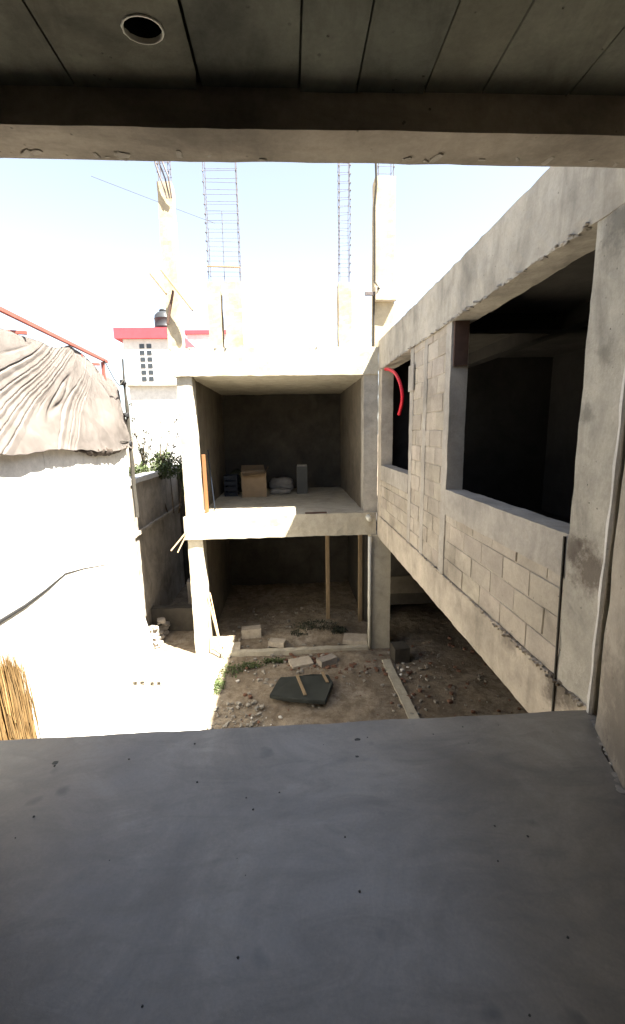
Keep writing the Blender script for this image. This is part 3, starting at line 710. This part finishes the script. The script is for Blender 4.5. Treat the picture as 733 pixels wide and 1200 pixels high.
def tarp():
    r = thing('canvas_tarp', (-2.95, 6, 1.5), 'faded beige canvas tarp draped in folds over the top of the white wall', 'tarp')
    bm = nb(); nu, nv = 420, 150; g = []
    for i in range(nu+1):
        u = i/nu; y = 2.9+u*(8.16-2.9); col = []
        top = 2.74+.07*noise.noise(Vector((y*1.5, 0, 3)))+(.12*math.exp(-((y-6.75)/.35)**2))
        if y > 7.2: top -= (y-7.2)*.22
        for j in range(nv+1):
            v = j/nv
            bot = 1.46+.015*math.sin(y*5)+.03*noise.noise(Vector((y*4, 3, 3)))-.03-.07*max(0, min(1, (y-6)/.6))
            z = bot+(top-bot)*v
            # folds fan out from the high point near y=6.8, z=2.9
            a = math.atan2(4.0-z, 8.6-y)
            rr = math.hypot(8.6-y, 4.0-z)
            ph = a*17+noise.noise(Vector((a*6, 1, 1)))*2.6+noise.noise(Vector((y*.9, z*.9, 9)))*.35
            q = ph % 1.0; depth = .62+.6*noise.noise(Vector((math.floor(ph)*3.7, rr*1.5, 2)))
            q2 = (ph*2.7+.3) % 1.0
            crease = math.exp(-((q-.5)/.04)**2)*max(0, depth)+.35*math.exp(-((q2-.5)/.09)**2)*max(0, noise.noise(Vector((math.floor(ph*2.7+.3)*2.7, rr*1.5, 7))))
            edge = max(0, min(1, (6.9-y+(z-2.1)*.7)/.6)); amp = .05*edge
            x = -2.93+.012*math.sin(math.pi*q)*edge-crease*amp
            x += .03*noise.noise(Vector((y*1.3, z*1.3, 5)))+.02*abs(noise.noise(Vector((y*3+z*2, z*2.2-y, 5))))+.006*noise.noise(Vector((y*9, z*9, 5)))
            if y > 6.4: x += min(1, (y-6.4)*2)*(.045*noise.noise(Vector((y*2.6, z*1.7, 15)))-.03*abs(noise.noise(Vector((y*2.2+z*1.6, z*1.1, 25)))))
            if y > 6.7: x += .07*math.exp(-((z-1.95)/.35)**2-((y-7.5)/.5)**2)
            x -= v**4*.12
            x += .06*(1-v)**6
            k_ = max(0, min(1, (2.1-z)/.55)); k_ = k_*k_*(3-2*k_)
            x += .07*k_
            if z < 1.56: x = max(x, -2.888)
            col.append(bm.verts.new((x, y, z)))
        # drape back over the wall top
        g.append(col)
    for i in range(nu):
        for j in range(nv): bm.faces.new((g[i][j], g[i+1][j], g[i+1][j+1], g[i][j+1]))
    bmesh.ops.solidify(bm, geom=bm.faces[:], thickness=.006)
    link('canvas', bm, M_tarp, r, smooth=True)
    bm = nb(); pts = []; rs = []
    for i in range(40):
        y = 5.9+i*.058; pts.append((-2.86+.02*math.sin(i), y, 1.43-.08*math.sin((i/39)*math.pi)+.01*math.sin(i*1.7))); rs.append(.012+.04*math.sin(math.pi*min(1, i/39*1.0))**1.2*(1+.5*math.sin(i*2.1)))
    tube(bm, pts, rs, 12)
    for v in bm.verts: v.co += nz(v.co, 9, 6)*.025
    link('rolled_hem', bm, plain('dark_brown_canvas', (.06, .045, .034), .9, .5, 8, .5), r, smooth=True)  # hem in a darker brown than the rest of the tarp
    bm = nb(); tube(bm, [(-2.86, 7.0, 1.46), (-2.8, 7.6, 1.5), (-2.84, 8.02, 1.48)], .008, 6); link('rope', bm, M_rope, r); bm = nb()
    tube(bm, [(-2.83, 7.25, 2.75), (-2.8, 7.5, 2.5), (-2.82, 7.75, 2.42), (-2.82, 8.02, 2.55)], .008, 6)
    link('rope', bm, M_rope, r)
tarp()
def shed_frame():
    r = thing('shed_frame', (-3.3, 6, 1.5), 'red steel roof frame rising behind the canvas tarp', 'roof frame')
    bm = nb(); bar(bm, (-3.02, 3.6, 3.0), (-3.02, 7.85, 2.82), .04, .05); link('purlin', bm, M_redst, r)
    for y, z in ((4.62, 2.86), (5.45, 2.83), (7.4, 2.77)):
        bm = nb(); bar(bm, (-3.9, y-.15, z-.03), (-2.96, y, z-.06), .035, .04); link('rafter', bm, M_redst, r)
    for y in (3.6, 6.95, 7.75):
        bm = nb(); bar(bm, (-3.06, y, 1.52), (-3.05, y, 2.8), .05, .05); link('upright', bm, M_redst, r)
    bm = nb(); prism(bm, [(2.9, 1.5), (7.85, 1.5), (7.85, 2.6), (2.9, 2.5)], 0, -3.9, -3.86); link('rear_sheet', bm, M_tarp, r)
    for y in (2.93, 7.8):
        bm = nb(); box(bm, -3.86, -3.1, y-.02, y+.02, 1.48, 2.5); link('side_sheet', bm, M_tarp, r)
shed_frame()
def pole():
    r = thing('wooden_post', (-2.84, 8.1, 1.5), 'dark weathered post with clamps at the end of the white wall', 'post')
    bm = nb(); tube(bm, [(-2.85+.006*math.sin(z*7), 8.1, z) for z in [.1+i*.2 for i in range(15)]], [.04]*6+[.034]*5+[.022]*2+[.016]*2, 8); link('shaft', bm, M_rope, r)
    for z, s in ((2.5, .055), (1.45, .06), (1.95, .045)):
        bm = nb(); stone(bm, (-2.86, 8.06, z), s*1.3, int(z*10), (1, 1, 1)); link('clamp', bm, M_black, r)
pole()

# ------------------------------------------------------------ plants behind the passage wall
def shrub(name, c, label, cat, blobs, n, size, mat, seed, stems):
    r = thing(name, c, label, cat)
    bm = nb(); leaf_cloud(bm, blobs, n, size, seed); link('foliage', bm, mat, r)
    bm = nb()
    for s in stems: tube(bm, s, [.02-.016*i/(len(s)-1) for i in range(len(s))], 6)
    link('stems', bm, M_twig, r)
shrub('leafy_bush', (-3.0, 11.3, 0), 'dense green bush spilling over the passage wall by the far building', 'bush',
      [((-2.6, 11.2, .75), (.33, .5, .45)), ((-3.1, 11.0, .75), (.45, .4, .28)), ((-3.6, 10.6, .70), (.4, .4, .24)), ((-2.45, 10.8, .3), (.2, .4, .5)), ((-3.3, 11.6, .95), (.4, .4, .3))],
      5200, .075, M_leaf, 21, [[(-3.0+dx, 11.2, -.4), (-3.0+dx*2, 11.15, .3), (-3.0+dx*3.2, 11.1, 1.0)] for dx in (-.15, 0, .13)])
def thin_shrub():
    rnd = random.Random(4); blobs = []; stems = []
    for k in range(11):
        b = Vector((-3.5+rnd.uniform(-.2, .35), 11.0+rnd.uniform(-.2, .2), .5)); d = Vector((rnd.uniform(-.12, .45), rnd.uniform(-.2, .2), 1)); L_ = rnd.uniform(.7, 1.9)
        pts = [b+d*L_*t/5+Vector((rnd.uniform(-.04, .04), 0, 0)) for t in range(6)]; stems.append(pts)
        for p in pts[1:]: blobs.append((p, (.08, .08, .08)))
    shrub('spindly_shrub', (-3.4, 11, 0), 'tall spindly shrub with sparse dark leaves in front of the white house', 'shrub', blobs, 620, .07, M_leafd, 8, stems)
thin_shrub()

# ------------------------------------------------------------ houses beyond
def house():
    r = thing('white_house', (-6, 22, G), 'white house with pinkish red parapet and a grid window', 'house')
    bm = nb(); box(bm, -6.95, -4.75, 20, 25, 3.75, 5.62); link('upper_wall', bm, C_house, r)
    bm = nb(); box(bm, -6.9, -4.0, 20.12, 25, G, 3.68); link('lower_wall', bm, C_house, r)
    bm = nb(); box(bm, -7.0, -4.0, 19.92, 25.1, 3.68, 3.75); link('ledge', bm, C_old, r)
    bm = nb(); box(bm, -7.25, -4.72, 19.85, 25.1, 5.62, 6.05); link('parapet', bm, M_pink, r)
    for i in range(6):
        for j in range(2):
            x = -6.27+j*.3-.0*i; z = 5.42-i*.27
            bm = nb(); box(bm, x, x+.2, 19.98, 20.05, z-.18, z); link('window_pane', bm, M_glass, r)
house()
def tank():
    r = thing('water_tank', (-5.35, 20.9, 6.05), 'black plastic water tank on the roof of the white house', 'water tank')
    bm = nb(); lathe(bm, (0, 0, 0), [(.42, 0), (.44, .05), (.44, .2), (.46, .22), (.44, .24), (.44, .55), (.46, .57), (.44, .59), (.42, .72), (.3, .84), (.2, .88)]); link('body', bm, M_tank, r, True, local=True)
    bm = nb(); lathe(bm, (0, 0, .88), [(.21, 0), (.22, .03), (.2, .09), (.1, .11)], 16); link('lid', bm, M_tank, r, True, local=True)
tank()
r = thing('cream_house', (-4.2, 27, G), 'pale flat roofed house with a red edge seen behind the roof columns', 'house')
bm = nb(); box(bm, -5.4, -3.0, 25.5, 30, G, 6.95); link('wall', bm, C_house, r)
bm = nb(); box(bm, -5.5, -2.9, 25.4, 30.1, 6.95, 7.15); link('roof_edge', bm, M_pink, r)
bm = nb(); box(bm, -5.2, -3.0, 25.42, 25.5, 5.9, 6.0); link('ledge', bm, C_old, r)
bm = nb(); tube(bm, [(-9.5+i*1.0, 25, 14.35-i*.345-.03*math.sin(i/9*math.pi)) for i in range(7)], .012, 5)
tag(link('overhead_cable', bm, M_wire), 'thin overhead cable crossing the bright sky', 'cable')

# red conduit in the small window
def conduit(pts, r_, label):
    bm = nb(); P_ = []
    import itertools
    pv = [Vector(p) for p in pts]
    for i in range(len(pv)-1):
        p0 = pv[max(i-1, 0)]; p1 = pv[i]; p2 = pv[i+1]; p3 = pv[min(i+2, len(pv)-1)]
        for k in range(12):
            t = k/12; P_.append(.5*((2*p1)+(-p0+p2)*t+(2*p0-5*p1+4*p2-p3)*t*t+(-p0+3*p1-3*p2+p3)*t**3))
    P_.append(pv[-1])
    tube(bm, P_, [r_*(1+.12*(i % 2)) for i in range(len(P_))], 10)
    tag(link('electrical_conduit', bm, M_red, smooth=False), label, 'conduit')
conduit([(1.70, 7.75, 2.64), (1.71, 7.5, 2.60), (1.71, 7.05, 2.47), (1.71, 6.72, 2.26), (1.71, 6.62, 2.05), (1.71, 6.80, 1.84)], .024, 'long bright red corrugated conduit curling in the small window')
conduit([(1.78, 6.3, 2.66), (1.8, 6.32, 2.2), (1.8, 6.22, 1.86)], .02, 'short red conduit hanging straight at the near jamb of the small window')
